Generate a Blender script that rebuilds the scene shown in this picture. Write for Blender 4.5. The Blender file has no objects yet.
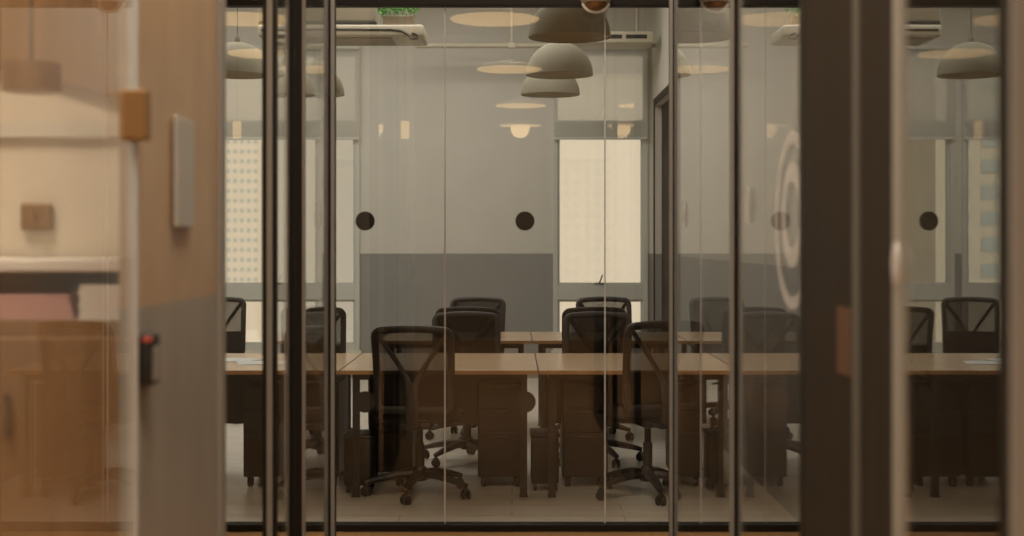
import bpy, bmesh, math, random
from mathutils import Vector, Matrix
random.seed(7)
sc = bpy.context.scene
col = sc.collection
PI = math.pi

# ------------------------------------------------------------------ materials
def srgb(r, g, b):
    def f(c):
        c /= 255.0
        return c/12.92 if c <= 0.04045 else ((c+0.055)/1.055)**2.4
    return (f(r), f(g), f(b), 1)

def nodes_of(name):
    m = bpy.data.materials.new(name); m.use_nodes = True
    nt = m.node_tree; nt.nodes.clear()
    out = nt.nodes.new('ShaderNodeOutputMaterial')
    return m, nt, out

def mat(name, rgb, rough=.5, metal=0, noise=0.0, nscale=20, spec=.5, bump=0.0, stretch=(1, 1, 1)):
    m, nt, out = nodes_of(name)
    b = nt.nodes.new('ShaderNodeBsdfPrincipled')
    c = rgb if len(rgb) == 4 else (*rgb, 1)
    b.inputs['Base Color'].default_value = c
    b.inputs['Roughness'].default_value = rough
    b.inputs['Metallic'].default_value = metal
    b.inputs['Specular IOR Level'].default_value = spec
    if noise or bump:
        tc = nt.nodes.new('ShaderNodeTexCoord')
        mp = nt.nodes.new('ShaderNodeMapping'); mp.inputs['Scale'].default_value = stretch
        nt.links.new(tc.outputs['Object'], mp.inputs['Vector'])
        n = nt.nodes.new('ShaderNodeTexNoise'); n.inputs['Scale'].default_value = nscale
        n.inputs['Detail'].default_value = 5
        nt.links.new(mp.outputs['Vector'], n.inputs['Vector'])
        if noise:
            r = nt.nodes.new('ShaderNodeValToRGB')
            r.color_ramp.elements[0].position = .3; r.color_ramp.elements[1].position = .7
            r.color_ramp.elements[0].color = tuple(x*(1-noise) for x in c[:3])+(1,)
            r.color_ramp.elements[1].color = tuple(min(1, x*(1+noise)) for x in c[:3])+(1,)
            nt.links.new(n.outputs['Fac'], r.inputs['Fac'])
            nt.links.new(r.outputs['Color'], b.inputs['Base Color'])
        if bump:
            bp = nt.nodes.new('ShaderNodeBump'); bp.inputs['Strength'].default_value = bump
            bp.inputs['Distance'].default_value = .01
            nt.links.new(n.outputs['Fac'], bp.inputs['Height']); nt.links.new(bp.outputs['Normal'], b.inputs['Normal'])
    nt.links.new(b.outputs['BSDF'], out.inputs['Surface'])
    return m

def two_tone(name, low, high, zline, rough=.6, stretch=(1, 1, 1), noise=.03, nscale=3):
    """paint that changes colour at height zline (world-space geometry, object origin at 0)"""
    m, nt, out = nodes_of(name)
    b = nt.nodes.new('ShaderNodeBsdfPrincipled'); b.inputs['Roughness'].default_value = rough
    b.inputs['Specular IOR Level'].default_value = .3
    tc = nt.nodes.new('ShaderNodeTexCoord')
    sx = nt.nodes.new('ShaderNodeSeparateXYZ'); nt.links.new(tc.outputs['Object'], sx.inputs[0])
    gt = nt.nodes.new('ShaderNodeMath'); gt.operation = 'GREATER_THAN'; gt.inputs[1].default_value = zline
    nt.links.new(sx.outputs['Z'], gt.inputs[0])
    mp = nt.nodes.new('ShaderNodeMapping'); mp.inputs['Scale'].default_value = stretch
    nt.links.new(tc.outputs['Object'], mp.inputs['Vector'])
    n = nt.nodes.new('ShaderNodeTexNoise'); n.inputs['Scale'].default_value = nscale; n.inputs['Detail'].default_value = 6
    nt.links.new(mp.outputs['Vector'], n.inputs['Vector'])
    mx = nt.nodes.new('ShaderNodeMix'); mx.data_type = 'RGBA'
    mx.inputs['A'].default_value = low; mx.inputs['B'].default_value = high
    nt.links.new(gt.outputs[0], mx.inputs['Factor'])
    hs = nt.nodes.new('ShaderNodeHueSaturation')
    mr = nt.nodes.new('ShaderNodeMapRange')
    mr.inputs['From Min'].default_value = .3; mr.inputs['From Max'].default_value = .7
    mr.inputs['To Min'].default_value = 1-noise; mr.inputs['To Max'].default_value = 1+noise
    nt.links.new(n.outputs['Fac'], mr.inputs['Value']); nt.links.new(mr.outputs['Result'], hs.inputs['Value'])
    nt.links.new(mx.outputs['Result'], hs.inputs['Color']); nt.links.new(hs.outputs['Color'], b.inputs['Base Color'])
    nt.links.new(b.outputs['BSDF'], out.inputs['Surface'])
    return m

def planks(name, c1, c2, width, length, rough=.35, rot=0):
    m, nt, out = nodes_of(name)
    b = nt.nodes.new('ShaderNodeBsdfPrincipled'); b.inputs['Roughness'].default_value = rough
    tc = nt.nodes.new('ShaderNodeTexCoord')
    mp = nt.nodes.new('ShaderNodeMapping'); mp.inputs['Rotation'].default_value[2] = rot
    nt.links.new(tc.outputs['Object'], mp.inputs['Vector'])
    br = nt.nodes.new('ShaderNodeTexBrick')
    br.inputs['Color1'].default_value = c1; br.inputs['Color2'].default_value = c2
    br.inputs['Mortar'].default_value = tuple(x*.5 for x in c1[:3])+(1,)
    br.inputs['Scale'].default_value = 1; br.inputs['Mortar Size'].default_value = .003
    br.inputs['Brick Width'].default_value = length; br.inputs['Row Height'].default_value = width
    nt.links.new(mp.outputs['Vector'], br.inputs['Vector'])
    mp2 = nt.nodes.new('ShaderNodeMapping'); mp2.inputs['Scale'].default_value = (2, 30, 2); mp2.inputs['Rotation'].default_value[2] = rot
    nt.links.new(tc.outputs['Object'], mp2.inputs['Vector'])
    n = nt.nodes.new('ShaderNodeTexNoise'); n.inputs['Scale'].default_value = 2; n.inputs['Detail'].default_value = 6
    nt.links.new(mp2.outputs['Vector'], n.inputs['Vector'])
    hs = nt.nodes.new('ShaderNodeHueSaturation')
    mr = nt.nodes.new('ShaderNodeMapRange'); mr.inputs['To Min'].default_value = .75; mr.inputs['To Max'].default_value = 1.25
    nt.links.new(n.outputs['Fac'], mr.inputs['Value']); nt.links.new(mr.outputs['Result'], hs.inputs['Value'])
    nt.links.new(br.outputs['Color'], hs.inputs['Color']); nt.links.new(hs.outputs['Color'], b.inputs['Base Color'])
    nt.links.new(b.outputs['BSDF'], out.inputs['Surface'])
    return m

def glass(name, tint=(.98, .97, .95), r0=.04, rough=0.0, haze=0.0, hazecol=(.6, .57, .5)):
    """thin clear pane: Schlick reflection over straight transmission"""
    m, nt, out = nodes_of(name)
    lw = nt.nodes.new('ShaderNodeLayerWeight'); lw.inputs['Blend'].default_value = .5
    pw = nt.nodes.new('ShaderNodeMath'); pw.operation = 'POWER'; pw.inputs[1].default_value = 5
    nt.links.new(lw.outputs['Facing'], pw.inputs[0])
    ma = nt.nodes.new('ShaderNodeMath'); ma.operation = 'MULTIPLY_ADD'
    ma.inputs[1].default_value = 1-r0; ma.inputs[2].default_value = r0
    nt.links.new(pw.outputs[0], ma.inputs[0])
    tr = nt.nodes.new('ShaderNodeBsdfTransparent'); tr.inputs['Color'].default_value = (*tint, 1)
    gl = nt.nodes.new('ShaderNodeBsdfGlossy'); gl.inputs['Roughness'].default_value = rough
    gl.inputs['Color'].default_value = (1, 1, 1, 1)
    mx = nt.nodes.new('ShaderNodeMixShader')
    nt.links.new(ma.outputs[0], mx.inputs[0])
    nt.links.new(tr.outputs[0], mx.inputs[1]); nt.links.new(gl.outputs[0], mx.inputs[2])
    last = mx
    if haze:
        df = nt.nodes.new('ShaderNodeBsdfDiffuse'); df.inputs['Color'].default_value = (*hazecol, 1)
        m2 = nt.nodes.new('ShaderNodeMixShader'); m2.inputs[0].default_value = haze
        nt.links.new(mx.outputs[0], m2.inputs[1]); nt.links.new(df.outputs[0], m2.inputs[2]); last = m2
    nt.links.new(last.outputs[0], out.inputs['Surface'])
    return m

def see_through(name, rgb, alpha, translucent=0.0):
    """woven or frosted sheet: part solid, part open"""
    m, nt, out = nodes_of(name)
    tr = nt.nodes.new('ShaderNodeBsdfTransparent')
    df = nt.nodes.new('ShaderNodeBsdfDiffuse'); df.inputs['Color'].default_value = rgb
    last = df
    if translucent:
        tl = nt.nodes.new('ShaderNodeBsdfTranslucent'); tl.inputs['Color'].default_value = rgb
        m1 = nt.nodes.new('ShaderNodeMixShader'); m1.inputs[0].default_value = translucent
        nt.links.new(df.outputs[0], m1.inputs[1]); nt.links.new(tl.outputs[0], m1.inputs[2]); last = m1
    mx = nt.nodes.new('ShaderNodeMixShader'); mx.inputs[0].default_value = alpha
    nt.links.new(tr.outputs[0], mx.inputs[1]); nt.links.new(last.outputs[0], mx.inputs[2])
    nt.links.new(mx.outputs[0], out.inputs['Surface'])
    return m

def emit(name, rgb, strength):
    m, nt, out = nodes_of(name)
    e = nt.nodes.new('ShaderNodeEmission'); e.inputs['Color'].default_value = (*rgb[:3], 1); e.inputs['Strength'].default_value = strength
    nt.links.new(e.outputs[0], out.inputs['Surface'])
    return m

PAINT_HI, PAINT_LO = (.56, .535, .47, 1), (.25, .245, .225, 1)
ZL = 1.335
M = dict(
    office_wall=two_tone('two tone office paint', PAINT_LO, PAINT_HI, ZL),
    plain=mat('pale ceiling paint', (.62, .58, .48), .7, noise=.02, nscale=2),
    corridor_wall=two_tone('veneer over grey paint', (.34, .315, .27, 1), (.48, .345, .215, 1), ZL, .35, (30, 2, 1), .08, 4),
    office_floor=planks('grey brown office floor', (.58, .54, .46, 1), (.63, .585, .50, 1), .16, 1.2, .32),
    lounge_floor=planks('orange oak boards', (.46, .26, .11, 1), (.39, .21, .085, 1), .12, 1.4, .3),
    brown=mat('brown lounge panelling', (.25, .205, .155), .5, noise=.2, nscale=3, stretch=(8, 8, .6)),
    dark_brown=mat('dark brown panelling', (.026, .019, .012), .65, noise=.15, nscale=4, stretch=(8, 8, .6), spec=.12),
    frame=mat('dark bronze frame', (.016, .013, .009), .55, spec=.2),
    stile=mat('brushed grey metal', (.29, .275, .245), .5, spec=.3),
    stile_dark=mat('dull dark metal', (.10, .092, .078), .55, spec=.2),
    alu=mat('window aluminium', (.52, .52, .47), .5),
    glass=glass('clear partition glass'),
    coated=glass('coated partition glass', r0=.19),
    pane=glass('window glass', (.97, .98, .96)),
    edge=mat('polished glass edge', (.60, .60, .58), .4),
    dot=mat('black vinyl', (.012, .010, .008), .7),
    frost_sheen=see_through('frosted vinyl and sheen', (.78, .76, .72, 1), .24),  # vinyl of the rings; also paints the sheen on the round side stickers
    wood=mat('light oak desk top', (.50, .36, .22), .2, noise=.10, nscale=4, stretch=(1, 12, 1)),
    wood_edge=mat('oak edge band', (.44, .25, .11), .45, noise=.08, nscale=6),
    black=mat('black plastic', (.016, .0135, .0105), .5, noise=.1, nscale=30),
    black2=mat('black fabric', (.014, .012, .010), .9, noise=.2, nscale=90),
    mesh=see_through('black chair mesh', (.018, .016, .013, 1), .80),
    ped=mat('black steel', (.017, .0135, .010), .42, noise=.06, nscale=12),
    chrome=mat('bright metal', (.6, .58, .54), .25, metal=1),
    dome=mat('matt grey enamel', (.30, .275, .205), .7, spec=.2),
    dome_in=mat('lightened enamel inside', (.62, .58, .47), .6),
    cord=mat('grey cable', (.10, .09, .07), .6),
    disc=mat('cream enamel', (.6, .5, .36), .5),
    warm=emit('warm lamp', (1.0, .62, .26), 3.6),
    warm_hot=emit('warm bulb', (1.0, .68, .34), 6.0),
    acbody=mat('off white plastic', (.52, .47, .36), .45),
    acdark=mat('dark vent', (.03, .028, .022), .6),
    acgrey=mat('taupe casing', (.30, .26, .18), .6),
    leaf=mat('bright green leaf', (.10, .30, .06), .5, noise=.3, nscale=20),
    soil_pot=mat('brown pot', (.24, .19, .12), .7),
    blind=see_through('roller blind cloth', (.80, .79, .74, 1), .46, .65),
    bldg=mat('pale render', (.72, .65, .56), .9, noise=.03, nscale=.4),
    bldg2=mat('beige cladding', (.62, .58, .48), .9, noise=.03, nscale=.4),
    bldg3=mat('very pale render', (.80, .74, .66), .9, noise=.02, nscale=.4),
    bwin=mat('teal glazing', (.42, .47, .45), .5),
    bwin3=mat('pale glazing', (.765, .71, .63), .7),
    cream=mat('cream wall paint', (.66, .58, .45), .7, noise=.02, nscale=3),
    cab=mat('brown wood veneer', (.31, .19, .095), .3, noise=.12, nscale=3, stretch=(10, 10, .7)),
    white=mat('white card', (.75, .72, .66), .5),
    pink=mat('pink cloth', (.62, .38, .34), .7),
    bronze=mat('brass brown', (.30, .165, .06), .4, metal=.4),
    copper=mat('dark copper', (.085, .038, .014), .6),
    plaque2=mat('satin grey metal', (.26, .245, .21), .5, spec=.3),
    red=emit('red indicator', (.9, .14, .07), .35),
    plaque=mat('grey aluminium plaque', (.50, .48, .44), .4, metal=.2),
    paper=mat('printed paper', (.62, .66, .66), .6),
)

# ------------------------------------------------------------------ mesh helpers
class MB:
    def __init__(self):
        self.bm = bmesh.new()
    def box(self, x0, x1, y0, y1, z0, z1, bevel=0, seg=2, rot=None, piv=None):
        r = bmesh.ops.create_cube(self.bm, size=1)
        vs = r['verts']
        for v in vs:
            v.co = Vector(((x0+x1)/2+v.co.x*(x1-x0), (y0+y1)/2+v.co.y*(y1-y0), (z0+z1)/2+v.co.z*(z1-z0)))
        if bevel:
            es = {e for v in vs for e in v.link_edges}
            rb = bmesh.ops.bevel(self.bm, geom=list(es), offset=bevel, segments=seg, affect='EDGES', profile=.5)
            vs = list({v for f in rb['faces'] for v in f.verts} | {v for v in vs if v.is_valid})
        if rot is not None:
            p = Vector(piv or (0, 0, 0))
            for v in vs: v.co = rot @ (v.co-p) + p
        return self
    def tube(self, pts, r, n=8, closed=False, caps=True, flat=None):
        """round tube along points; r number or list; flat=(a,b) gives an oval section"""
        P = [Vector(p) for p in pts]; N = len(P)
        R = r if isinstance(r, (list, tuple)) else [r]*N
        rings = []; up = None
        for i in range(N):
            if closed: t = (P[(i+1) % N]-P[i-1]).normalized()
            else: t = (P[min(i+1, N-1)]-P[max(i-1, 0)]).normalized()
            if up is None:
                a = Vector((0, 1, 0)) if abs(t.y) < .9 else Vector((1, 0, 0))
                up = (a - t*a.dot(t)).normalized()
            else:
                up = (up - t*up.dot(t)).normalized()
            s = t.cross(up)
            fa, fb = flat or (1, 1)
            rings.append([self.bm.verts.new(P[i]+up*math.cos(2*PI*k/n)*R[i]*fa+s*math.sin(2*PI*k/n)*R[i]*fb) for k in range(n)])
        for i in range(N if closed else N-1):
            a, b = rings[i], rings[(i+1) % N]
            for k in range(n):
                self.bm.faces.new((a[k], a[(k+1) % n], b[(k+1) % n], b[k]))
        if caps and not closed:
            self.bm.faces.new(rings[0][::-1]); self.bm.faces.new(rings[-1])
        return self
    def lathe(self, prof, c=(0, 0, 0), n=40, axis='Z'):
        rings = []
        for (r, z) in prof:
            ring = []
            for k in range(n):
                a = 2*PI*k/n
                p = (r*math.cos(a), r*math.sin(a), z)
                if axis == 'Y': p = (p[0], p[2], p[1])
                if axis == 'X': p = (p[2], p[0], p[1])
                ring.append(self.bm.verts.new(Vector(p)+Vector(c)))
            rings.append(ring)
        for a, b in zip(rings, rings[1:]):
            for k in range(n):
                self.bm.faces.new((a[k], a[(k+1) % n], b[(k+1) % n], b[k]))
        self.bm.faces.new(rings[0][::-1]); self.bm.faces.new(rings[-1])
        return self
    def grid(self, fn, nu, nv, thick=0):
        vs = [[self.bm.verts.new(Vector(fn(i/nu, j/nv))) for j in range(nv+1)] for i in range(nu+1)]
        for i in range(nu):
            for j in range(nv):
                self.bm.faces.new((vs[i][j], vs[i+1][j], vs[i+1][j+1], vs[i][j+1]))
        return self
    def build(self, name, m, parent=None, smooth=False):
        bm = self.bm
        bmesh.ops.remove_doubles(bm, verts=bm.verts, dist=1e-5)
        bmesh.ops.recalc_face_normals(bm, faces=bm.faces)
        if smooth:
            for f in bm.faces: f.smooth = True
        me = bpy.data.meshes.new(name); bm.to_mesh(me); bm.free()
        o = bpy.data.objects.new(name, me); col.objects.link(o)
        me.materials.append(m)
        if smooth:
            for e in me.edges: pass
            try: me.set_sharp_from_angle(angle=math.radians(35))
            except Exception: pass
        if parent is not None: o.parent = parent
        return o

def tag(o, label=None, cat=None, group=None, kind=None):
    if label: o['label'] = label
    if cat: o['category'] = cat
    if group: o['group'] = group
    if kind: o['kind'] = kind
    return o
def empty(name, loc, label, cat, group=None, rz=0):
    o = bpy.data.objects.new(name, None); col.objects.link(o)
    o.location = loc; o.rotation_euler[2] = rz; o.empty_display_size = .1
    return tag(o, label, cat, group)
def struct(o, label=None):
    o['kind'] = 'structure'
    if label: o['label'] = label
    return o
def kids(o): return [c for c in col.objects if c.parent == o]
def copy_tree(o, parent=None):
    c = o.copy(); col.objects.link(c)
    if parent is not None: c.parent = parent
    for ch in kids(o): copy_tree(ch, c)
    return c

# ------------------------------------------------------------------ dimensions (x right, y into the picture, z up; metres)
EYE, YG, YF = 1.48, 7.14, 15.0        # eye height, front glass, far wall
XL, XR = -.80, .72                     # corridor side planes
OXL, OXR = -4.8, 1.5                   # office side walls
OC, LC = 4.3, 4.6                      # ceilings

# ------------------------------------------------------------------ shell: office
struct(MB().box(OXL-.2, OXR+.2, YG-.03, YF+.2, -.1, 0).build('floor', M['office_floor']))
struct(MB().box(OXL-.2, OXR+.2, YG-.1, YF+.3, OC, OC+.12).build('ceiling', M['plain']))
WIN = [(.44, 1.455, .30, 3.52), (-3.36, -1.63, .30, 3.52), (-4.74, -3.44, .30, 3.52)]
wb = MB()
xs = [OXL-.2, -4.74, -3.44, -3.36, -1.63, .44, 1.455, OXR+.2]
for a, b in ((0, 1), (2, 3), (4, 5), (6, 7)): wb.box(xs[a], xs[b], YF, YF+.18, 0, OC)
for (a, b, z0, z1) in WIN:
    wb.box(a, b, YF, YF+.18, 0, z0); wb.box(a, b, YF, YF+.18, z1, OC)
struct(wb.build('wall_back', M['office_wall']))
struct(MB().box(OXL-.15, OXL, YG-.03, YF, 0, OC).build('wall_left', M['office_wall']))
wr = MB()
DY0, DY1, DZ = 12.55, 14.68, 2.89
wr.box(OXR, OXR+.15, YG-.03, DY0, 0, OC).box(OXR, OXR+.15, DY1, YF, 0, OC).box(OXR, OXR+.15, DY0, DY1, DZ, OC)
struct(wr.build('wall_right', M['office_wall']))
d = struct(MB().box(OXR+.07, OXR+.11, DY0, DY1, 0.005, DZ).build('door_1', M['dark_brown']))
MB().tube([(OXR+.03, DY0+.12, .95), (OXR+.03, DY0+.12, 1.2)], .012).tube([(OXR+.03, DY0+.12, .98), (OXR+.08, DY0+.12, .98)], .01).tube(
    [(OXR+.03, DY0+.12, 1.17), (OXR+.08, DY0+.12, 1.17)], .01).build('door_handle', M['stile'], d, True)
dc = MB().box(OXR-.012, OXR, DY0-.07, DY0, 0, DZ+.07).box(OXR-.012, OXR, DY1, DY1+.07, 0, DZ+.07).box(OXR-.012, OXR, DY0, DY1, DZ, DZ+.07)
dc.build('door_frame', M['dark_brown'], d)
struct(MB().box(OXL, OXR, YF-.015, YF, 0, .08).build('baseboard_back', M['stile']))

# windows of the far wall
for i, (a, b, z0, z1) in enumerate(WIN):
    f = MB(); t = .05
    y0, y1 = YF-.02, YF+.10
    f.box(a, a+t, y0, y1, z0, z1, .004).box(b-t, b, y0, y1, z0, z1, .004)
    f.box(a+t, b-t, y0, y1, z0, z0+.06).box(a+t, b-t, y0, y1, z1-.06, z1)
    f.box(a+t, b-t, y0, y1, .84, 1.0, .004).box(a+t, b-t, y0, y1, 2.60, 2.76, .004)
    w = struct(f.build('window_%d' % (i+1), M['alu']))
    s = MB(); q = .022
    for (u0, u1) in ((1.0, 2.60), (z0+.06, .84)):
        s.box(a+t, a+t+q, y0+.02, y1-.02, u0, u1).box(b-t-q, b-t, y0+.02, y1-.02, u0, u1)
        s.box(a+t+q, b-t-q, y0+.02, y1-.02, u0, u0+q).box(a+t+q, b-t-q, y0+.02, y1-.02, u1-q, u1)
    s.build('sash', M['alu'], w)
    MB().box(a+t, b-t, YF+.05, YF+.056, z0+.06, z1-.06).build('pane', M['pane'], w)
    MB().box(a-.02, b+.02, YF-.05, YF, z0-.03, z0).build('window_sill', M['plain'], w)
    xm = a+.49 if i == 0 else (a+b)/2
    MB().box(xm-.05, xm+.05, y0-.005, y0+.02, 1.005, 1.025).tube([(xm, y0-.01, 1.015), (xm+.01, y0-.05, 1.04), (xm+.035, y0-.06, 1.11)], .009).build('window_handle', M['stile'], w, True)
    # roller blind, hanging in front of the upper part
    r = empty('roller_blind', ((a+b)/2, YF-.06, 2.55), [
        'grey roller blind over the narrow window beside the dark doorway',
        'grey roller blind half down on the wide window left of the plain wall',
        'grey roller blind on the last window at the far left corner'][i], 'blind', 'roller blinds on the office windows')
    hw = (b-a)/2-.005
    MB().box(-hw, hw, -.002, .002, .03, .98).build('blind_cloth', M['blind'], r)
    MB().box(-hw, hw, -.008, .008, 0, .03, .004).build('bottom_bar', M['alu'], r)
    MB().lathe([(.03, -hw), (.03, hw)], (0, 0, .985), 16, 'X').build('roller', M['alu'], r, True)

# ------------------------------------------------------------------ shell: corridor and lounge outside the office
struct(MB().box(-4.2, 4.2, -7.2, YG-.03, -.1, 0).build('floor.001', M['lounge_floor']))
struct(MB().box(-4.2, 4.2, -7.2, YG-.1, LC, LC+.12).build('ceiling.001', M['plain']))
struct(MB().box(-4.2, 4.2, -7.2, -7.0, 0, LC).build('wall_lounge_back', M['brown']))
struct(MB().box(-4.2, -4.0, -7.0, YG-.03, 0, LC).build('wall_lounge_left', M['brown']))
struct(MB().box(4.0, 4.2, -7.0, 1.9, 0, LC).build('wall_lounge_right', M['brown']))
struct(MB().box(OXR, 4.2, 1.9, 2.0, 0, LC).box(OXR, OXR+.12, 2.0, YG-.03, 0, LC).build('wall_side_room', M['dark_brown']))

# front glass wall
wf = MB()
wf.box(-4.0, OXR, YG-.04, YG+.04, 2.67, 2.80, .003)
wf.box(-4.0, OXR, YG-.04, YG+.04, 0, .036, .003)
wfo = struct(wf.build('wall_front', M['frame']))
MB().box(-4.0, OXR, YG-.04, YG+.04, 2.80, OC).build('bulkhead', M['plain'], wfo)
J0, JP = -.342, .816
joints = [J0+JP*k for k in range(-4, 3)]
xsj = [-4.0]+[j for j in joints if -3.9 < j < OXR]+[OXR]
for a, b in zip(xsj, xsj[1:]):
    p = MB().box(a+.002, b-.002, YG-.006, YG+.006, .036, 2.67).build('glass_pane', M['glass'], wfo)
    cx = (a+b)/2
    if abs(cx+.75) < .02 or abs(cx-.066) < .02:
        MB().lathe([(.049, -.0008), (.049, .0008)], (cx, YG+.009, 1.577), 40, 'Y').build('round_sticker', M['dot'], p)
        MB().lathe([(.055, -.0008), (.055, .0008)], (cx, YG+.009, .653), 40, 'Y').build('round_sticker', M['black'], p)
for j in xsj[1:-1]:
    MB().box(j-.0035, j+.0035, YG-.007, YG+.007, .036, 2.67).build('silicone_joint', M['edge'], wfo)

# right hand glass side of the corridor
def side_wall(name, x, posts, panes, sgn):
    root = None
    b = MB()
    for (y, w, dpt) in posts:
        b.box(min(x, x+sgn*0)-dpt/2, x+dpt/2, y-w/2, y+w/2, 0, LC, .002)
    root = struct(b.build(name, M['frame']))
    ps = []
    for (a, c) in panes:
        ps.append(MB().box(x-.002, x+.002, a, c, .03, LC-.02).build('glass_pane', M['glass'], root))
    return root, ps
rw, rp = side_wall('wall_corridor_right', XR, [(6.26, .05, .034), (4.52, .04, .026), (3.34, .05, .06), (1.955, .05, .06)],
                   [(4.54, 6.235), (3.37, 4.50), (1.985, 2.445)], 1)
MB().box(XR-.022, XR-.008, 4.488, 4.497, 0, LC).box(XR-.02, XR-.005, 6.225, 6.233, 0, LC).box(XR-.034, XR+.0, 1.918, 1.926, 0, LC).build('metal_strip', M['stile'], rw)
rp[2].data.materials[0] = M['coated']; rp[2].location.x = -.03
# floor / head tracks
MB().box(XR-.02, XR+.02, 1.985, 6.235, .0, .03).box(XR-.02, XR+.02, 1.985, 6.235, LC-.03, LC).build('track', M['frame'], rw)
for p, y in ((rp[0], 5.83), (rp[1], 4.235)):
    MB().lathe([(.057, -.0008), (.057, .0008)], (XR-.009, y, 1.585), 36, 'X').build('round_sticker', M['frost_sheen'], p)  # pale tone paints the grazing sheen on otherwise dark stickers
def arc(r0, r1, cy, cz, ymin, n=72):
    b = MB(); x = XR-.009
    for k in range(n):
        a0, a1 = 2*PI*k/n, 2*PI*(k+1)/n
        q = [(r0, a0), (r1, a0), (r1, a1), (r0, a1)]
        pts = [(x, cy+r*math.cos(a), cz+r*math.sin(a)) for r, a in q]
        if min(p[1] for p in pts) < ymin: continue
        b.bm.faces.new([b.bm.verts.new(p) for p in pts])
    bmesh.ops.remove_doubles(b.bm, verts=b.bm.verts, dist=1e-5)
    r = bmesh.ops.extrude_face_region(b.bm, geom=list(b.bm.faces))
    for v in r['geom']:
        if isinstance(v, bmesh.types.BMVert): v.co.x += .0012
    return b
arc(.195, .228, 3.56, 1.53, 3.375).build('ring_sticker', M['frost_sheen'], rp[1])
arc(.085, .135, 3.56, 1.545, 3.375).build('ring_sticker', M['frost_sheen'], rp[1])
# two dark sliding door leaves on the right
d2 = struct(MB().box(XR-.03, XR+.03, 2.83, 3.31, .005, LC-.03, .003).build('door_2', M['dark_brown']))
MB().box(XR-.034, XR+.0, 2.775, 2.825, .005, LC-.03, .002).build('door_stile', M['stile_dark'], d2)
MB().box(XR-.033, XR-.03, 2.84, 2.96, 1.20, 1.34).build('door_plate', M['copper'], d2)
d3 = struct(MB().box(XR-.03, XR-.005, 2.525, 2.77, .005, LC-.03, .003).build('door_3', M['dark_brown']))
MB().box(XR-.036, XR-.021, 2.465, 2.52, .005, LC-.03, .003).build('door_stile', M['plaque2'], d3)
MB().box(XR-.021, XR-.012, 2.47, 2.52, .005, LC-.03).build('rebate', M['dark_brown'], d3)
MB().lathe([(.001, -.004), (.017, -.004), (.02, 0), (.02, .004)], (0, 0, 0), 28, 'X').build('flush_pull', M['plaque'], d3, True)
fp = col.objects['flush_pull']; fp.location = (XR-.038, 2.485, 1.437); fp.scale = (1, .9, 1.95)

# left hand glass side of the corridor
lw, lp = side_wall('wall_corridor_left', XL, [(6.15, .05, .05), (5.2, .06, .06), (4.63, .05, .044)], [(5.235, 6.12), (4.66, 5.165)], -1)
MB().box(XL-.006, XL+.012, 4.600, 4.606, 0, LC).box(XL+.026, XL+.038, 5.162, 5.168, 0, LC).box(XL+.008, XL+.024, 6.118, 6.126, 0, LC).build('metal_strip', M['stile'], lw)
MB().box(XL-.02, XL+.02, 4.66, 6.12, 0, .03).box(XL-.02, XL+.02, 4.66, 6.12, LC-.03, LC).build('track', M['frame'], lw)
MB().lathe([(.057, -.0008), (.057, .0008)], (XL+.009, 5.77, 1.58), 36, 'X').build('round_sticker', M['frost_sheen'], lp[0])  # grazing sheen painted as a pale tone here too

# solid corridor wall on the left, veneer above grey paint
cwl = struct(MB().box(XL-.035, XL, 2.975, 3.80, 0, LC).build('wall_corridor_stub', M['corridor_wall']))
MB().box(XL-.05, XL+.012, 3.80, 3.86, 0, LC, .003).build('metal_jamb', M['stile'], cwl)
# glass door leaf nearest the camera
dl = empty('glass_door', (XL, 2.56, 0), 'blurred clear glass door leaf at the far left edge, nearest the viewer', 'door')
MB().box(-.006, .006, -.56, .385, .01, 2.6).build('glass_leaf', M['glass'], dl)
MB().box(-.010, .010, .385, .402, .01, 2.6, .003).build('edge_strip', M['edge'], dl)
MB().box(-.014, .036, .365, .405, 1.690, 1.795, .004).build('hinge', M['bronze'], dl)
# made-up partition and cabinet standing in for the reflection in that door
pw = MB().box(-3.9, XL-.035, 3.62, 3.70, 0, LC)
struct(pw.build('wall_reflection_standin', M['cream']))
struct(MB().box(-3.9, XL-.035, 3.605, 3.62, 1.745, 1.785).build('reflection_trim_1', M['plain']))  # thin band added for a line in the door reflection
# curved brown header added for the arched edge in the door reflection
hb = MB()
def hdr(u, v):
    x = -1.55+.71*u; top = 2.35; low = 1.93-.17*(u**2.2)
    return (x, 3.60, low+(top-low)*v)
hb.grid(hdr, 24, 4)
r = bmesh.ops.extrude_face_region(hb.bm, geom=list(hb.bm.faces))
for v in r['geom']:
    if isinstance(v, bmesh.types.BMVert): v.co.y += .02
struct(hb.build('reflection_trim_2', M['cab']))

cab = empty('reflection_cabinet', (-1.215, 3.45, 0), 'made-up brown cabinet with an open top shelf, standing in for the glass door reflection', 'cabinet')
MB().box(-.36, .36, -.14, .14, .02, 1.29, .003).build('body', M['cab'], cab)
for x0 in (-.36, .34): MB().box(x0, x0+.02, -.14, .14, 1.29, 1.405).build('side_panel', M['cab'], cab)
MB().box(-.34, .34, .12, .14, 1.29, 1.405).build('lightened_shelf_back', M['cream'], cab)  # cream rather than brown, to brighten the dim niche
MB().box(-.37, .37, -.15, .15, 1.405, 1.435, .004).build('top', M['white'], cab)  # pale top stands in for the reflected window strip
for s in (-1, 1):
    dd = MB().box(min(s*.003, s*.355), max(s*.003, s*.355), -.158, -.141, .05, 1.25, .004).build('cabinet_door', M['cab'], cab)
    MB().tube([(s*.03, -.175, 1.02), (s*.03, -.175, 1.12)], .006).tube([(s*.03, -.175, 1.03), (s*.03, -.155, 1.03)], .005).tube([(s*.03, -.175, 1.11), (s*.03, -.155, 1.11)], .005).build('door_pull', M['chrome'], dd, True)
bk = MB()  # made-up pink stack for a pinkish patch in the reflection
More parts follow.
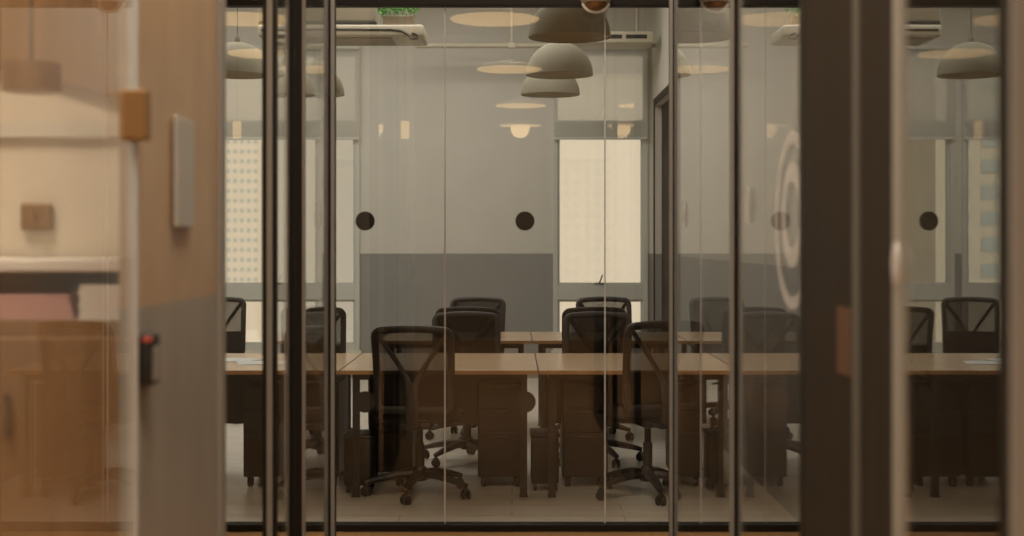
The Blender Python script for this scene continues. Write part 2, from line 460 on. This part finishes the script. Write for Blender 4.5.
for k in range(5): bk.box(-.10+.002*k, .10-.003*k, -.09, .09, .012*k, .012*k+.011, .003)
o = bk.build('reflection_cloth', M['pink'], None); o.location = (-1.14, 3.41, 1.2905)
tag(o, 'made-up folded pink cloth in the cabinet shelf, standing in for a reflected patch', 'cloth')
bk = MB()  # made-up white stack for a pale patch in the reflection
for k in range(6): bk.box(-.07+.003*(k % 2), .07+.002*(k % 3), -.1, .1, .014*k, .014*k+.013)
o = bk.build('reflection_papers', M['white'], None); o.location = (-.955, 3.41, 1.2905)
tag(o, 'made-up white stack at the right end of the cabinet shelf, standing in for a reflected patch', 'papers')
# brown drum added in place of the dome lamp mirrored in that door
dr = empty('reflection_drum', (-1.14, 3.32, 1.83), 'made-up brown drum standing in for a dome lamp mirrored in the glass door', 'lamp')
MB().lathe([(.055, .0), (.068, .003), (.068, .068), (.03, .072), (.006, .076)], (0, 0, 0), 36).build('lamp_shade', M['bronze'], dr, True)
MB().tube([(0, 0, .07), (0, 0, LC-1.83-.02)], .003).build('cord', M['cord'], dr)
MB().lathe([(.04, LC-1.83-.03), (.04, LC-1.83)], (0, 0, 0), 20).build('ceiling_rose', M['cord'], dr)
o = MB().box(-.04, .04, -.022, 0, -.035, .035, .006).tube([(0, -.022, .0), (0, -.05, -.005), (0, -.055, .015)], .006).build('reflection_plate', M['bronze'], None)  # plate added for a small brown spot in the reflection
o.location = (-1.225, 3.62, 1.54)
tag(o, 'made-up small brown plate standing in for a spot in the glass door reflection', 'hook')

# plaque and reader on the corridor stub wall
pl = empty('wall_plaque', (XL, 3.37, 1.51), 'narrow grey metal plaque mounted on the wood veneer wall', 'sign')
MB().box(.004, .016, -.085, .085, 0, .262, .003).build('plate', M['plaque'], pl)
MB().box(0, .004, -.07, .07, .02, .242).build('backing', M['frame'], pl)
rd = empty('card_reader', (XL, 3.03, 1.165), 'black access reader with red light on the corridor wall edge', 'card reader')
MB().box(0, .030, -.045, .045, 0, .115, .012, 3).build('housing', M['black'], rd, True)
MB().box(.0295, .033, -.032, .032, .012, .085, .0015).build('face', M['stile'], rd)
MB().box(.012, .031, -.047, -.035, .098, .109, .002).build('indicator', M['red'], rd)

# ------------------------------------------------------------------ desks
def make_desk(x0, x1, y0, y1, panel=True):
    w, dp = x1-x0, y1-y0
    t = empty('desk', ((x0+x1)/2, (y0+y1)/2, 0), 'x', 'desk')
    for s in (-1, 1):
        ya, yb = (-dp/2, -.004) if s < 0 else (.004, dp/2)
        top = MB().box(-w/2+.003, w/2-.003, ya, yb, .716, .74, .002).build('desktop', M['wood'], t)
        ye = ya if s < 0 else yb
        MB().box(-w/2+.003, w/2-.003, ye-.0015, ye+.0015, .7165, .7385).build('edge_band', M['wood_edge'], top)
    fr = MB().box(-w/2+.06, w/2-.06, -dp/2+.1, -dp/2+.14, .676, .716).box(-w/2+.06, w/2-.06, dp/2-.14, dp/2-.1, .676, .716)
    fr.box(-w/2+.06, -w/2+.10, -dp/2+.1, dp/2-.1, .676, .716).box(w/2-.10, w/2-.06, -dp/2+.1, dp/2-.1, .676, .716)
    fr.build('frame', M['ped'], t)
    for sx in (-1, 1):
        for sy in (-1, 1):
            cx, cy = sx*(w/2-.08), sy*(dp/2-.12)
            MB().box(cx-.02, cx+.02, cy-.02, cy+.02, .01, .68, .002).box(cx-.024, cx+.024, cy-.024, cy+.024, 0, .012).build('leg', M['ped'], t)
    if panel: MB().box(-w/2+.1, w/2-.1, -.011, .011, .36, .70, .002).build('darkening_panel', M['ped'], t)  # dark sheet added to blacken the space under the front desks
    if panel: MB().box(-.2, .2, -.12, -.02, .62, .625).box(-.2, .2, -.122, -.118, .62, .68).build('cable_tray', M['ped'], t)
    return t
NY0, NY1, FY0, FY1 = 7.95, 9.15, 10.30, 11.28
seams = [-3.23, -2.105, -.98, .15, 1.275]
nlab = ['left end desk of the front row, by the pale window', 'front row desk with printed papers on its left half',
        'front row desk standing behind the chair left of centre', 'front row desk at the right, behind the turned chair']
flab = ['back row desk in the middle before the grey painted wall', 'back row desk at the right in front of the narrow window']
for row, (a, b, labs) in enumerate(((NY0, NY1, nlab), (FY0, FY1, flab))):
    proto = make_desk(seams[0], seams[1], a, b, row == 0)
    for i in range(len(labs)):
        t = proto if i == 0 else copy_tree(proto)
        k = i+4-len(labs)
        t.location = ((seams[k]+seams[k+1])/2, (a+b)/2, 0)
        tag(t, 'light oak '+labs[i], 'desk', ('front' if row == 0 else 'back')+' row of oak desks')
for k, (x, y, rz, lab) in enumerate(((-1.50, 8.42, .25, 'bluish printed sheet lying nearest the front edge of the oak desk'),
                                     (-1.72, 8.62, -.3, 'bluish printed sheet lying farther back on the oak desk'))):
    o = MB().grid(lambda u, v: (-.15+.3*u, -.105+.21*v, .0015+.003*math.sin(3*u)*v), 8, 6).build('paper_sheet', M['paper'])
    o.location = (x, y, .7405); o.rotation_euler[2] = rz
    tag(o, lab, 'paper', 'printed sheets on the desk')

# ------------------------------------------------------------------ chair
def rrect(wt, wb, z0, z1, r, yf, n=6):
    """rounded trapezoid loop in XZ with top width wt and bottom width wb; slight arch on top"""
    pts = []
    cs = [(wb/2, z0, -PI/2), (wt/2, z1, 0), (-wt/2, z1, PI/2), (-wb/2, z0, PI)]
    for (x, z, a0) in cs:
        cx = x-math.copysign(r, x); cz = z+r if z == z0 else z-r
        for k in range(n+1):
            a = a0+PI/2*k/n
            pts.append((cx+r*math.cos(a), cz+r*math.sin(a)))
    out = []
    N = len(pts)
    for i in range(N):
        p, q = pts[i], pts[(i+1) % N]
        m = max(1, int(math.hypot(q[0]-p[0], q[1]-p[1])/.05))
        for k in range(m):
            out.append((p[0]+(q[0]-p[0])*k/m, p[1]+(q[1]-p[1])*k/m))
    res = []
    for (x, z) in out:
        f = (z-z0)/(z1-z0)
        zz = z + (.014*(1-(2*x/wt)**2) if f > .9 else 0)
        res.append((x, yf(x, zz), zz))
    return res
def back_y(x, z):
    f = (z-.50)/.48
    return -.245-.055*f+.03*math.sin(PI*min(1, max(0, f)))+.10*x*x*1.6-.0
def make_chair():
    t = empty('office_chair', (0, 0, 0), 'x', 'chair')
    b = MB()
    for k in range(5):
        a = 2*PI*k/5+PI/2
        c, s = math.cos(a), math.sin(a)
        b.tube([(.03*c, .03*s, .125), (.12*c, .12*s, .122), (.24*c, .24*s, .098), (.315*c, .315*s, .078)], [.032, .03, .025, .018], 8, flat=(1, .8))
    b.lathe([(.04, .085), (.046, .09), (.046, .14), (.036, .165)], (0, 0, 0), 20)
    star = b.build('star_base', M['black'], t, True); star.rotation_euler[2] = .52
    for k in range(5):
        a = 2*PI*k/5+PI/2
        c, s = math.cos(a)*.31, math.sin(a)*.31
        w = MB()
        ra = a+.9
        dx, dy = math.cos(ra), math.sin(ra)
        for q in (-1, 1):
            pr = [(.004, -.009), (.024, -.009), (.028, -.005), (.028, .005), (.024, .009), (.004, .009)]
            ww = MB(); ww.lathe(pr, (0, 0, 0), 18, 'X')
            for v in ww.bm.verts:
                x, y, z = v.co; x += q*.015
                v.co = Vector((c+x*dx-y*dy, s+x*dy+y*dx, z+.028))
            me = bpy.data.meshes.new('t'); ww.bm.to_mesh(me); w.bm.from_mesh(me); bpy.data.meshes.remove(me); ww.bm.free()
        w.tube([(c, s, .03), (c, s, .085)], .009)
        w.box(c-.016, c+.016, s-.016, s+.016, .038, .062, .006)
        w.build('caster', M['black'], star, True)
    MB().lathe([(.027, .15), (.027, .30), (.019, .302), (.019, .42)], (0, 0, 0), 18).build('gas_column', M['black'], t, True)
    mch = MB().box(-.09, .09, -.20, .12, .405, .445, .012).box(-.04, .04, -.30, -.1, .41, .44, .01)
    mch.tube([(.08, 0, .42), (.20, .02, .415), (.25, .02, .41)], .008)
    mch.build('tilt_mechanism', M['black'], t, True)
    st = MB()
    def seatf(u, v):
        x = (u-.5)*.48; y = -.22+.46*v
        e = max(abs(2*u-1), abs(2*v-1))
        z = .505-.035*(e**6)-.012*math.cos(PI*(u-.5))*0-.03*max(0, (v-.8)/.2)**2
        k = 1-.03*(abs(2*v-1)**6)
        return (x*k, y, z)
    st.grid(seatf, 20, 20)
    st.box(-.225, .225, -.205, .22, .445, .475, .012)
    seat = st.build('seat', M['black2'], t, True)
    # back
    loop = rrect(.432, .415, .52, .968, .035, back_y)
    MB().tube(loop, .019, 10, closed=True, flat=(.7, 1.15)).build('back_frame', M['black'], t, True)
    wt = .42
    def mf(u, v):
        z = .53+.43*v; w = .405+(.42-.405)*v
        x = (u-.5)*w
        return (x, back_y(x, z)+.004, z+(.012*(1-(2*u-1)**2) if v > .9 else 0))
    MB().grid(mf, 16, 16).build('back_mesh', M['mesh'], t, True)
    # lower pad behind the lumbar area
    def lf(u, v):
        z = .535+.18*v; x = (u-.5)*(.395+.005*v)
        return (x, back_y(x, z)+.012, z)
    MB().grid(lf, 12, 8).build('lumbar_pad', M['black2'], t, True)
    sp = MB()
    for s in (-1, 1):
        P = []
        for k in range(9):
            f = k/8
            x = s*(.195*(1-f)**1.1+.03*f); z = .945-.245*f
            P.append((x, back_y(x, z)-.012-.035*math.sin(PI*.5*f), z))
        P.append((s*.02, -.30, .655)); P.append((s*.012, -.305, .60))
        sp.tube(P, [.013]*8+[.016, .018, .02], 8, flat=(.8, 1.1))
    sp.tube([(0, -.30, .68), (0, -.31, .60), (0, -.32, .52), (0, -.30, .45), (0, -.24, .425), (0, -.15, .425)], [.024, .028, .028, .028, .026, .024], 10, flat=(.6, 1.2))
    sp.build('back_support', M['black'], t, True)
    return t
chairs = [  # x, y of the base, rotation (0 = faces away from the camera), height factor, label
    (-.535, 8.13, -.08, 1.0, 'black mesh office chair left of centre, nearest the glass, seen from behind'),
    (.785, 8.10, .25, 1.03, 'black mesh office chair turned sideways at the right end of the front desks'),
    (-.30, 9.36, PI+.05, .985, 'black mesh office chair on the far side of the middle front desk'),
    (-.305, 10.43, -.06, .995, 'black mesh office chair drawn up to the near side of the middle back desk'),
    (-.31, 11.52, PI-.08, 1.0, 'rearmost black office chair before the grey wall, beyond the middle back desk'),
    (.555, 9.36, PI-.12, .985, 'black mesh office chair beyond the right front desk, left of the turned chair'),
    (.575, 10.43, .08, .995, 'black mesh office chair pulled to the right back desk, window light through its mesh'),
    (.80, 11.52, PI+.1, 1.0, 'rearmost black office chair, right below the narrow window'),
    (-1.45, 10.40, .05, 1.0, 'black mesh office chair with open slanted arm beside the left window edge'),
    (-2.42, 11.50, PI+.2, 1.0, 'black office chair against the pale pane of the wide left window'),
]
cproto = make_chair()
ctrees = [cproto]+[copy_tree(cproto) for _ in chairs[1:]]
for t, (x, y, rz, hz, lab) in zip(ctrees, chairs):
    t.location = (x, y, 0); t.rotation_euler[2] = rz; t.scale = (1, 1, hz)
    tag(t, lab, 'chair', 'black mesh office chairs around the desks')

# ------------------------------------------------------------------ pedestals and bins under the desks
def make_ped():
    t = empty('drawer_pedestal', (0, 0, 0), 'x', 'drawer unit')
    MB().box(-.135, .135, -.24, .25, .065, .625, .005).build('body', M['ped'], t)
    for k, (z0, z1) in enumerate(((.075, .33), (.336, .475), (.481, .615))):
        dr = MB().box(-.130, .130, -.256, -.241, z0, z1, .003).build('drawer', M['ped'], t)
        MB().box(-.05, .05, -.268, -.256, z1-.03, z1-.018, .003).build('handle', M['ped'], dr)
    for sx in (-1, 1):
        for sy in (-1, 1):
            c = MB(); x, y = sx*.10, sy*.19
            c.lathe([(.006, -.016), (.025, -.016), (.03, -.01), (.03, .01), (.025, .016), (.006, .016)], (x, y, .03), 18, 'X')
            c.box(x-.02, x+.02, y-.02, y+.02, .055, .066)
            c.build('caster', M['black'], t, True)
    return t
peds = [(-.07, 8.60, 'black drawer pedestal under the desks left of the middle seam'),
        (.437, 8.60, 'black drawer pedestal right of the low bin under the desks'),
        (-1.17, 8.60, 'black drawer pedestal at the left behind the dark post'),
        (-1.47, 8.60, 'black drawer pedestal seen through the left opening below papers'),
        (-.74, 8.77, 'black drawer pedestal beyond the base of the chair left of centre'),
                (1.10, 8.55, 'black drawer pedestal at the right end of the front desks')]
pp = make_ped()
pt = [pp]+[copy_tree(pp) for _ in peds[1:]]
for t, (x, y, lab) in zip(pt, peds):
    t.location = (x, y, 0); tag(t, lab, 'drawer unit', 'black pedestals under the desks')
def make_bin():
    t = empty('waste_bin', (0, 0, 0), 'x', 'bin')
    b = MB()
    prof = [(.085, .04), (.092, .31)]
    b.box(-.082, .082, -.13, .13, .045, .325, .012)
    b.build('body', M['ped'], t, True)
    MB().box(-.088, .088, -.137, .137, .318, .34, .008).build('lid', M['black'], t, True)
    for sx in (-1, 1):
        for sy in (-1, 1):
            MB().lathe([(.004, -.01), (.022, -.01), (.022, .01), (.004, .01)], (sx*.06, sy*.10, .022), 16, 'X').box(
                sx*.06-.008, sx*.06+.008, sy*.10-.012, sy*.10+.012, .03, .046).build('caster', M['black'], t, True)
    return t
bl = ['low black bin on casters between two pedestals, centre of the front desks',
      'low black bin on casters left of the chair left of centre',
      'low black bin on casters just left of that, at the seam of the front desks']
bproto = make_bin()
for i, (x, y) in enumerate(((.195, 8.36), (-.90, 8.30))):
    t = bproto if i == 0 else copy_tree(bproto)
    t.location = (x, y, 0); tag(t, bl[i], 'bin', 'low bins under the desks')

# ------------------------------------------------------------------ pendant domes in the office
def make_dome():
    t = empty('dome_pendant', (0, 0, 0), 'x', 'lamp')
    R = .25; pr = []
    for k in range(15):
        a = PI/2*k/14
        pr.append((max(.012, R*math.cos(a)), R*.99*math.sin(a)))
    inner = [(max(.012, r-.006), max(0, z-.006)) for r, z in pr][::-1]
    b = MB()
    rings = []
    prof = pr+inner+[(R-.003, -.002)]
    n = 48
    for (r, z) in prof:
        rings.append([b.bm.verts.new((r*math.cos(2*PI*k/n), r*math.sin(2*PI*k/n), z)) for k in range(n)])
    for i in range(len(rings)):
        a, c = rings[i], rings[(i+1) % len(rings)]
        for k in range(n): b.bm.faces.new((a[k], a[(k+1) % n], c[(k+1) % n], c[k]))
    b.build('lamp_shade', M['dome'], t, True)
    lb = MB(); L = [(max(.012, (R-.008)*math.cos(PI/2*k/14)), .002+(R-.012)*math.sin(PI/2*k/14)) for k in range(15)]
    lr = [[lb.bm.verts.new((r*math.cos(2*PI*k/n), r*math.sin(2*PI*k/n), z)) for k in range(n)] for r, z in L]
    for a, c in zip(lr, lr[1:]):
        for k in range(n): lb.bm.faces.new((a[k], a[(k+1) % n], c[(k+1) % n], c[k]))
    lb.build('lightened_inside', M['dome_in'], t, True)  # inner shell painted lighter in place of missing ambient light
    MB().lathe([(.02, .14), (.02, .24)], (0, 0, 0), 16).lathe([(.004, .05), (.03, .07), (.035, .10), (.02, .14)], (0, 0, 0), 20).build('bulb', M['dome_in'], t, True)
    MB().lathe([(.016, .235), (.022, .245), (.02, .28), (.006, .30)], (0, 0, 0), 18).build('cap', M['dome'], t, True)
    MB().tube([(0, 0, .29), (0, 0, OC-2.71-.03)], .003).build('cord', M['cord'], t)
    MB().lathe([(.045, OC-2.71-.04), (.05, OC-2.71)], (0, 0, 0), 20).build('ceiling_rose', M['dome'], t, True)
    return t
dl_ = [(.35, 8.5, 'large grey dome pendant cut off by the top rail, nearest of the central row'),
       (.355, 10.45, 'grey dome pendant in the middle of the central row of three'),
       (.325, 11.86, 'grey dome pendant lowest in the picture, farthest of the central row'),
       (-2.05, 10.45, 'grey dome pendant high in the left opening, nearer of the left pair'),
       (-1.67, 11.86, 'grey dome pendant farther of the left pair, before the window blind')]
dp = make_dome(); dts = [dp]+[copy_tree(dp) for _ in dl_[1:]]
for t, (x, y, lab) in zip(dts, dl_):
    t.location = (x, y, 2.71); tag(t, lab, 'lamp', 'grey dome pendants over the desks')

# ------------------------------------------------------------------ air conditioners, plant, pipe
ac = empty('air_conditioner', (-1.35, 11.0, 3.08), 'off white hanging air conditioner with a dark curved slot at the upper left', 'air conditioner')
MB().box(-.65, .655, 0, .56, 0, .095, .02, 4).build('casing', M['acbody'], ac, True)
MB().tube([(-.62, -.002, .052), (0, -.002, .054), (.40, -.002, .052), (.48, -.002, .042), (.53, -.002, .012), (.56, -.002, -.02), (.61, -.002, -.016), (.60, -.002, .012), (.565, -.002, .026)], .008, 8).build('outlet_slot', M['acdark'], ac, True)
MB().box(-.60, .40, .06, .5, -.006, .004, .002).build('grille', M['acgrey'], ac)
MB().box(-.65, .26, .05, .55, .125, .36, .01).build('upper_housing', M['acgrey'], ac)
MB().box(-.65, .28, .03, .57, .095, .125, .008).build('rim', M['acdark'], ac)
for sx in (-.5, .1):
    MB().tube([(sx, .3, .34), (sx, .3, OC-3.08)], .008).build('hanger_rod', M['stile'], ac)
plant = empty('trailing_plant', (-.90, 11.17, 3.177), 'small bright green trailing plant on top of the air conditioner', 'plant')
MB().box(-.12, .12, -.09, .09, 0, .08, .008).build('planter', M['soil_pot'], plant)
lf = MB()
for k in range(70):
    a = random.uniform(0, 2*PI); x = random.uniform(-.15, .15); y = random.uniform(-.12, .02)
    z = random.uniform(.12, .22) if k < 40 else random.uniform(.09, .15)
    if k >= 40: y = random.uniform(-.14, -.105)
    L, W = random.uniform(.03, .05), random.uniform(.010, .016)
    dirv = Vector((math.cos(a), math.sin(a)*.4-.3, random.uniform(-.8, .5))).normalized()
    sd = dirv.cross(Vector((.2, 1, .3))).normalized()
    p = Vector((x, y, z)); nrm = dirv.cross(sd)*.006
    v = [lf.bm.verts.new(p), lf.bm.verts.new(p+dirv*L*.5+sd*W+nrm), lf.bm.verts.new(p+dirv*L), lf.bm.verts.new(p+dirv*L*.5-sd*W+nrm)]
    lf.bm.faces.new((v[0], v[1], v[2])); lf.bm.faces.new((v[0], v[2], v[3]))
for k in range(9):
    x = -.13+.032*k
    lf.tube([(x, -.03, .07), (x*1.05, -.10, .14), (x*1.1, -.125, .09+.012*(k % 3))], .003, 5)
lf.build('foliage', M['leaf'], plant)
ac2 = empty('air_conditioner', (1.0, 14.0, 3.45), 'small hanging air conditioner with dark vents above the narrow window', 'air conditioner')
MB().box(-.42, .42, 0, .5, 0, .12, .02, 3).build('casing', M['acbody'], ac2, True)
for k in range(3): MB().box(-.36+.25*k, -.15+.25*k, -.004, .003, .045, .085).build('vent', M['acdark'], ac2)
for sx in (-.35, .35): MB().tube([(sx, .25, .11), (sx, .25, OC-3.45)], .008).build('hanger_rod', M['stile'], ac2)
pi = empty('conduit_pipe', (0, 14.55, 3.5), 'pale horizontal ceiling pipe running along the far wall', 'pipe')
MB().tube([(-1.0, 0, 0), (1.49, 0, 0)], .026, 12).build('pipe', M['acbody'], pi, True)
for x in (0, 1.3): MB().tube([(x, 0, .02), (x, 0, OC-3.5)], .018, 10).box(x-.04, x+.04, -.03, .03, -.03, .03, .01).build('hanger', M['acbody'], pi)

# dome camera under the top rail, corridor side
dc = empty('dome_camera', (.42, 7.03, 2.625), 'small dome camera with a brown globe hanging at the top rail of the glass', 'camera')
MB().lathe([(.001, .0), (.03, .006), (.052, .022), (.062, .05), (.06, .06)], (0, 0, 0), 32).build('globe', M['bronze'], dc, True)
b = MB(); n = 32
ring = [(.064, .045), (.075, .055), (.078, .11), (.02, .13)]
b.lathe(ring, (0, 0, 0), n).build('housing', M['white'], dc, True)
MB().tube([(0, 0, .12), (0, 0, .145), (0, .07, .15)], .02, 10).build('bracket', M['white'], dc, True)
rim = MB()
P = [(.068*math.sin(a), -.012, .055-.058*math.cos(a)) for a in [(-1.35+2.7*k/16) for k in range(17)]]
rim.tube(P, .008, 8).build('rim', M['white'], dc, True)

# ------------------------------------------------------------------ warm lamps of the corridor and lounge (seen mirrored in the glass)
def make_disc():
    t = empty('disc_pendant', (0, 0, 0), 'x', 'lamp')
    MB().lathe([(.262, .006), (.266, .02), (.20, .045), (.05, .07), (.012, .09)], (0, 0, 0), 44).build('lamp_shade', M['disc'], t, True)
    MB().lathe([(.25, .0), (.258, .0055)], (0, 0, 0), 44).build('diffuser', M['warm'], t, True)
    MB().tube([(0, 0, .08), (0, 0, LC-2.751-.13)], .003).build('cord', M['cord'], t)
    MB().lathe([(.05, LC-2.751-.16), (.05, LC-2.751-.13)], (0, 0, 0), 20).build('ceiling_rose', M['disc'], t)
    return t
di = [(-.10, 6.19, 2.751, 'warm disc lamp mirrored uppermost and widest in the central pane'),
      (-.02, 3.25, 2.82, 'warm disc lamp mirrored second from the top in the central pane'),
      (.09, -.05, 2.85, 'warm disc lamp mirrored third from the top in the central pane'),
      (.10, -2.9, 2.88, 'warm disc lamp mirrored lowest, with a glowing globe bulb below it'),
      (-1.55, 6.19, 2.751, 'warm disc lamp mirrored at the top of the left opening'),
      (-1.75, 4.4, 2.79, 'warm disc lamp mirrored behind the left posts, second from the top')]
pd = make_disc(); dd = [pd]+[copy_tree(pd) for _ in di[1:]]
for t, (x, y, z, lab) in zip(dd, di):
    t.location = (x, y, z); tag(t, lab, 'lamp', 'warm disc lamps along the corridor')
MB().lathe([(.004, -.15)]+[(.115*math.sin(a), -.035-.115*math.cos(a)) for a in [PI*k/24 for k in range(1, 13)]]+[(.11, .0)], (0, 0, 0), 32).build('globe', M['warm_hot'], dd[3], True)
def make_cyl():
    t = empty('cylinder_lamp', (0, 0, 0), 'x', 'lamp')
    MB().lathe([(.029, 0), (.031, .008), (.031, .117), (.028, .125)], (0, 0, 0), 24).build('lamp_shade', M['warm'], t, True)
    MB().tube([(0, 0, .12), (0, 0, LC-2.21)], .004).build('cord', M['cord'], t)
    return t
cl = [(-.77, 4.2, 1.0, 'glowing cylinder lamp mirrored on the plain wall left of centre'),
      (-1.98, 4.2, 1.0, 'glowing cylinder lamp mirrored at the left below the dome pendant'),
      (.757, 4.2, .4, 'slim glowing cylinder lamp mirrored at the foot of the window blind, left of a pair'),
      (.815, 4.2, .4, 'slim glowing cylinder lamp mirrored at the foot of the window blind, right of a pair')]
cp = make_cyl(); cts = [cp]+[copy_tree(cp) for _ in cl[1:]]
for t, (x, y, s, lab) in zip(cts, cl):
    t.location = (x, y, 2.21); t.scale = (s, s, 1); tag(t, lab, 'lamp', 'warm cylinder lamps in the lounge')

# ------------------------------------------------------------------ buildings outside
def building(x0, x1, y, z0, z1, nx, nz, ww, wh, zw0, zw1, xw0, xw1, m, mw, label, roof=True):
    t = empty('building', ((x0+x1)/2, y, z0), label, 'building')
    cx = (x0+x1)/2
    MB().box(x0-cx, x1-cx, 0, 14, 0, z1-z0).build('facade', m, t)
    MB().box(x0-cx-.3, x1-cx+.3, -.3, 14.3, z1-z0, z1-z0+.8).build('roof', m, t)
    first = None
    for i in range(nx):
        for j in range(nz):
            if first is None:
                first = MB().box(-ww/2, ww/2, -.12, .1, -wh/2, wh/2, .03, 1).build('window', mw, t); o = first
            else:
                o = first.copy(); col.objects.link(o)
            o.location = (xw0+(xw1-xw0)*(i+.5)/nx-cx, 0, zw0+(zw1-zw0)*(j+.5)/nz-z0)
    return t
building(-98, -71.5, 400, -60, 60, 6, 16, 1.0, 1.1, -14, 31, -84, -72.3, M['bldg'], M['bwin'], 'tall pale tower with small teal windows outside the left opening')
building(-60, -44, 150, -30, 40, 4, 10, 2.0, 1.5, -6, 22, -58, -45, M['bldg2'], M['bwin'], 'beige block with larger teal windows, mirrored in the right glass')
building(10, 42, 400, -60, 48, 5, 12, 1.2, 1.3, -12, 26, 14, 29, M['bldg3'], M['bwin3'], 'very pale tower barely showing in the narrow window')

# ------------------------------------------------------------------ lights
def area(name, loc, size, power, color, parent=None, rot=(0, 0, 0), shape='RECTANGLE', sy=None):
    l = bpy.data.lights.new(name, 'AREA'); l.shape = shape; l.size = size; l.size_y = sy or size
    l.energy = power; l.color = color
    o = bpy.data.objects.new(name, l); col.objects.link(o)
    o.location = loc; o.rotation_euler = rot
    if parent is not None: o.parent = parent
    return o
CEIL_FILL_W, LOUNGE_FILL_W, SUN_W = 38, 92, 1.9
def fill_fixture(loc, sx, sy, power, color, label):  # added fill light in a lamp housing, out of view
    t = empty('added_fill_light', loc, label, 'lamp')
    MB().box(-sx/2-.03, sx/2+.03, -sy/2-.03, sy/2+.03, -.04, 0, .005).build('housing', M['acbody'], t)
    area('lamp', (0, 0, -.05), sx, power, color, t, sy=sy)
    return t
for i, (x, y, lab) in enumerate(((-3.2, 10.6, 'added unseen fill light over the left end of the desks'), (-.4, 10.6, 'added unseen fill light over the middle of the desks'),
                                 (-3.2, 12.9, 'added unseen fill light near the wide left window'), (-.4, 12.9, 'added unseen fill light nearest the plain far wall'))):
    fill_fixture((x, y, OC), 2.2, 1.3, CEIL_FILL_W, (1, .97, .92), lab)  # office fill added above the view to brighten the room
fill_fixture((-1.2, 8.9, OC), 2.6, .8, CEIL_FILL_W*.4, (1, .97, .92), 'added unseen fill light close behind the glass wall')
for (x, y, f, lab) in ((0, 5.0, .6, 'added unseen fill light high in the corridor near the glass'), (0, 2.0, .95, 'added unseen fill light high in the corridor over the viewer'),
                    (-2.0, 2.2, 1.3, 'added unseen fill light in the side room behind the glass door'),
                    (-2.2, -3.2, 1.35, 'added unseen fill light in the lounge behind the viewer, left of the disc lamps'),
                    (2.2, -3.2, 1.35, 'added unseen fill light in the lounge behind the viewer, right of the disc lamps')):
    fill_fixture((x, y, LC), .8, .8, LOUNGE_FILL_W*f, (1, .86, .71), lab)  # warm fill added high up, out of view and of the mirrored view
s = bpy.data.lights.new('sun', 'SUN'); s.energy = SUN_W; s.angle = .05; s.color = (1, .93, .84)
so = bpy.data.objects.new('sun', s); col.objects.link(so); so.rotation_euler = (math.radians(62), 0, math.radians(-12))

w = bpy.data.worlds.new('World'); sc.world = w; w.use_nodes = True
bg = w.node_tree.nodes['Background']; bg.inputs['Color'].default_value = (.545, .475, .38, 1); bg.inputs['Strength'].default_value = 1.0

# ------------------------------------------------------------------ camera
cd = bpy.data.cameras.new('camera'); cam = bpy.data.objects.new('camera', cd); col.objects.link(cam)
cam.location = (0, 0, EYE); cam.rotation_euler = (PI/2, 0, 0)
cd.sensor_width = 36; cd.lens = 1400/1024*36; cd.shift_y = -28/1024
cd.clip_end = 2000; cd.clip_start = .05
cd.dof.use_dof = True; cd.dof.focus_distance = 9.6; cd.dof.aperture_fstop = 2.2
sc.camera = cam
sc.view_settings.view_transform = 'Standard'; sc.view_settings.look = 'None'
sc.view_settings.gamma = 1; sc.view_settings.use_curve_mapping = False
sc.view_settings.exposure = 0
try:
    c = sc.cycles
    c.transparent_max_bounces = 40; c.max_bounces = 14; c.glossy_bounces = 8; c.diffuse_bounces = 5; c.transmission_bounces = 8
    c.use_denoising = True
    c.sample_clamp_indirect = 6
    c.caustics_reflective = False; c.caustics_refractive = False
except Exception as e: print(e)
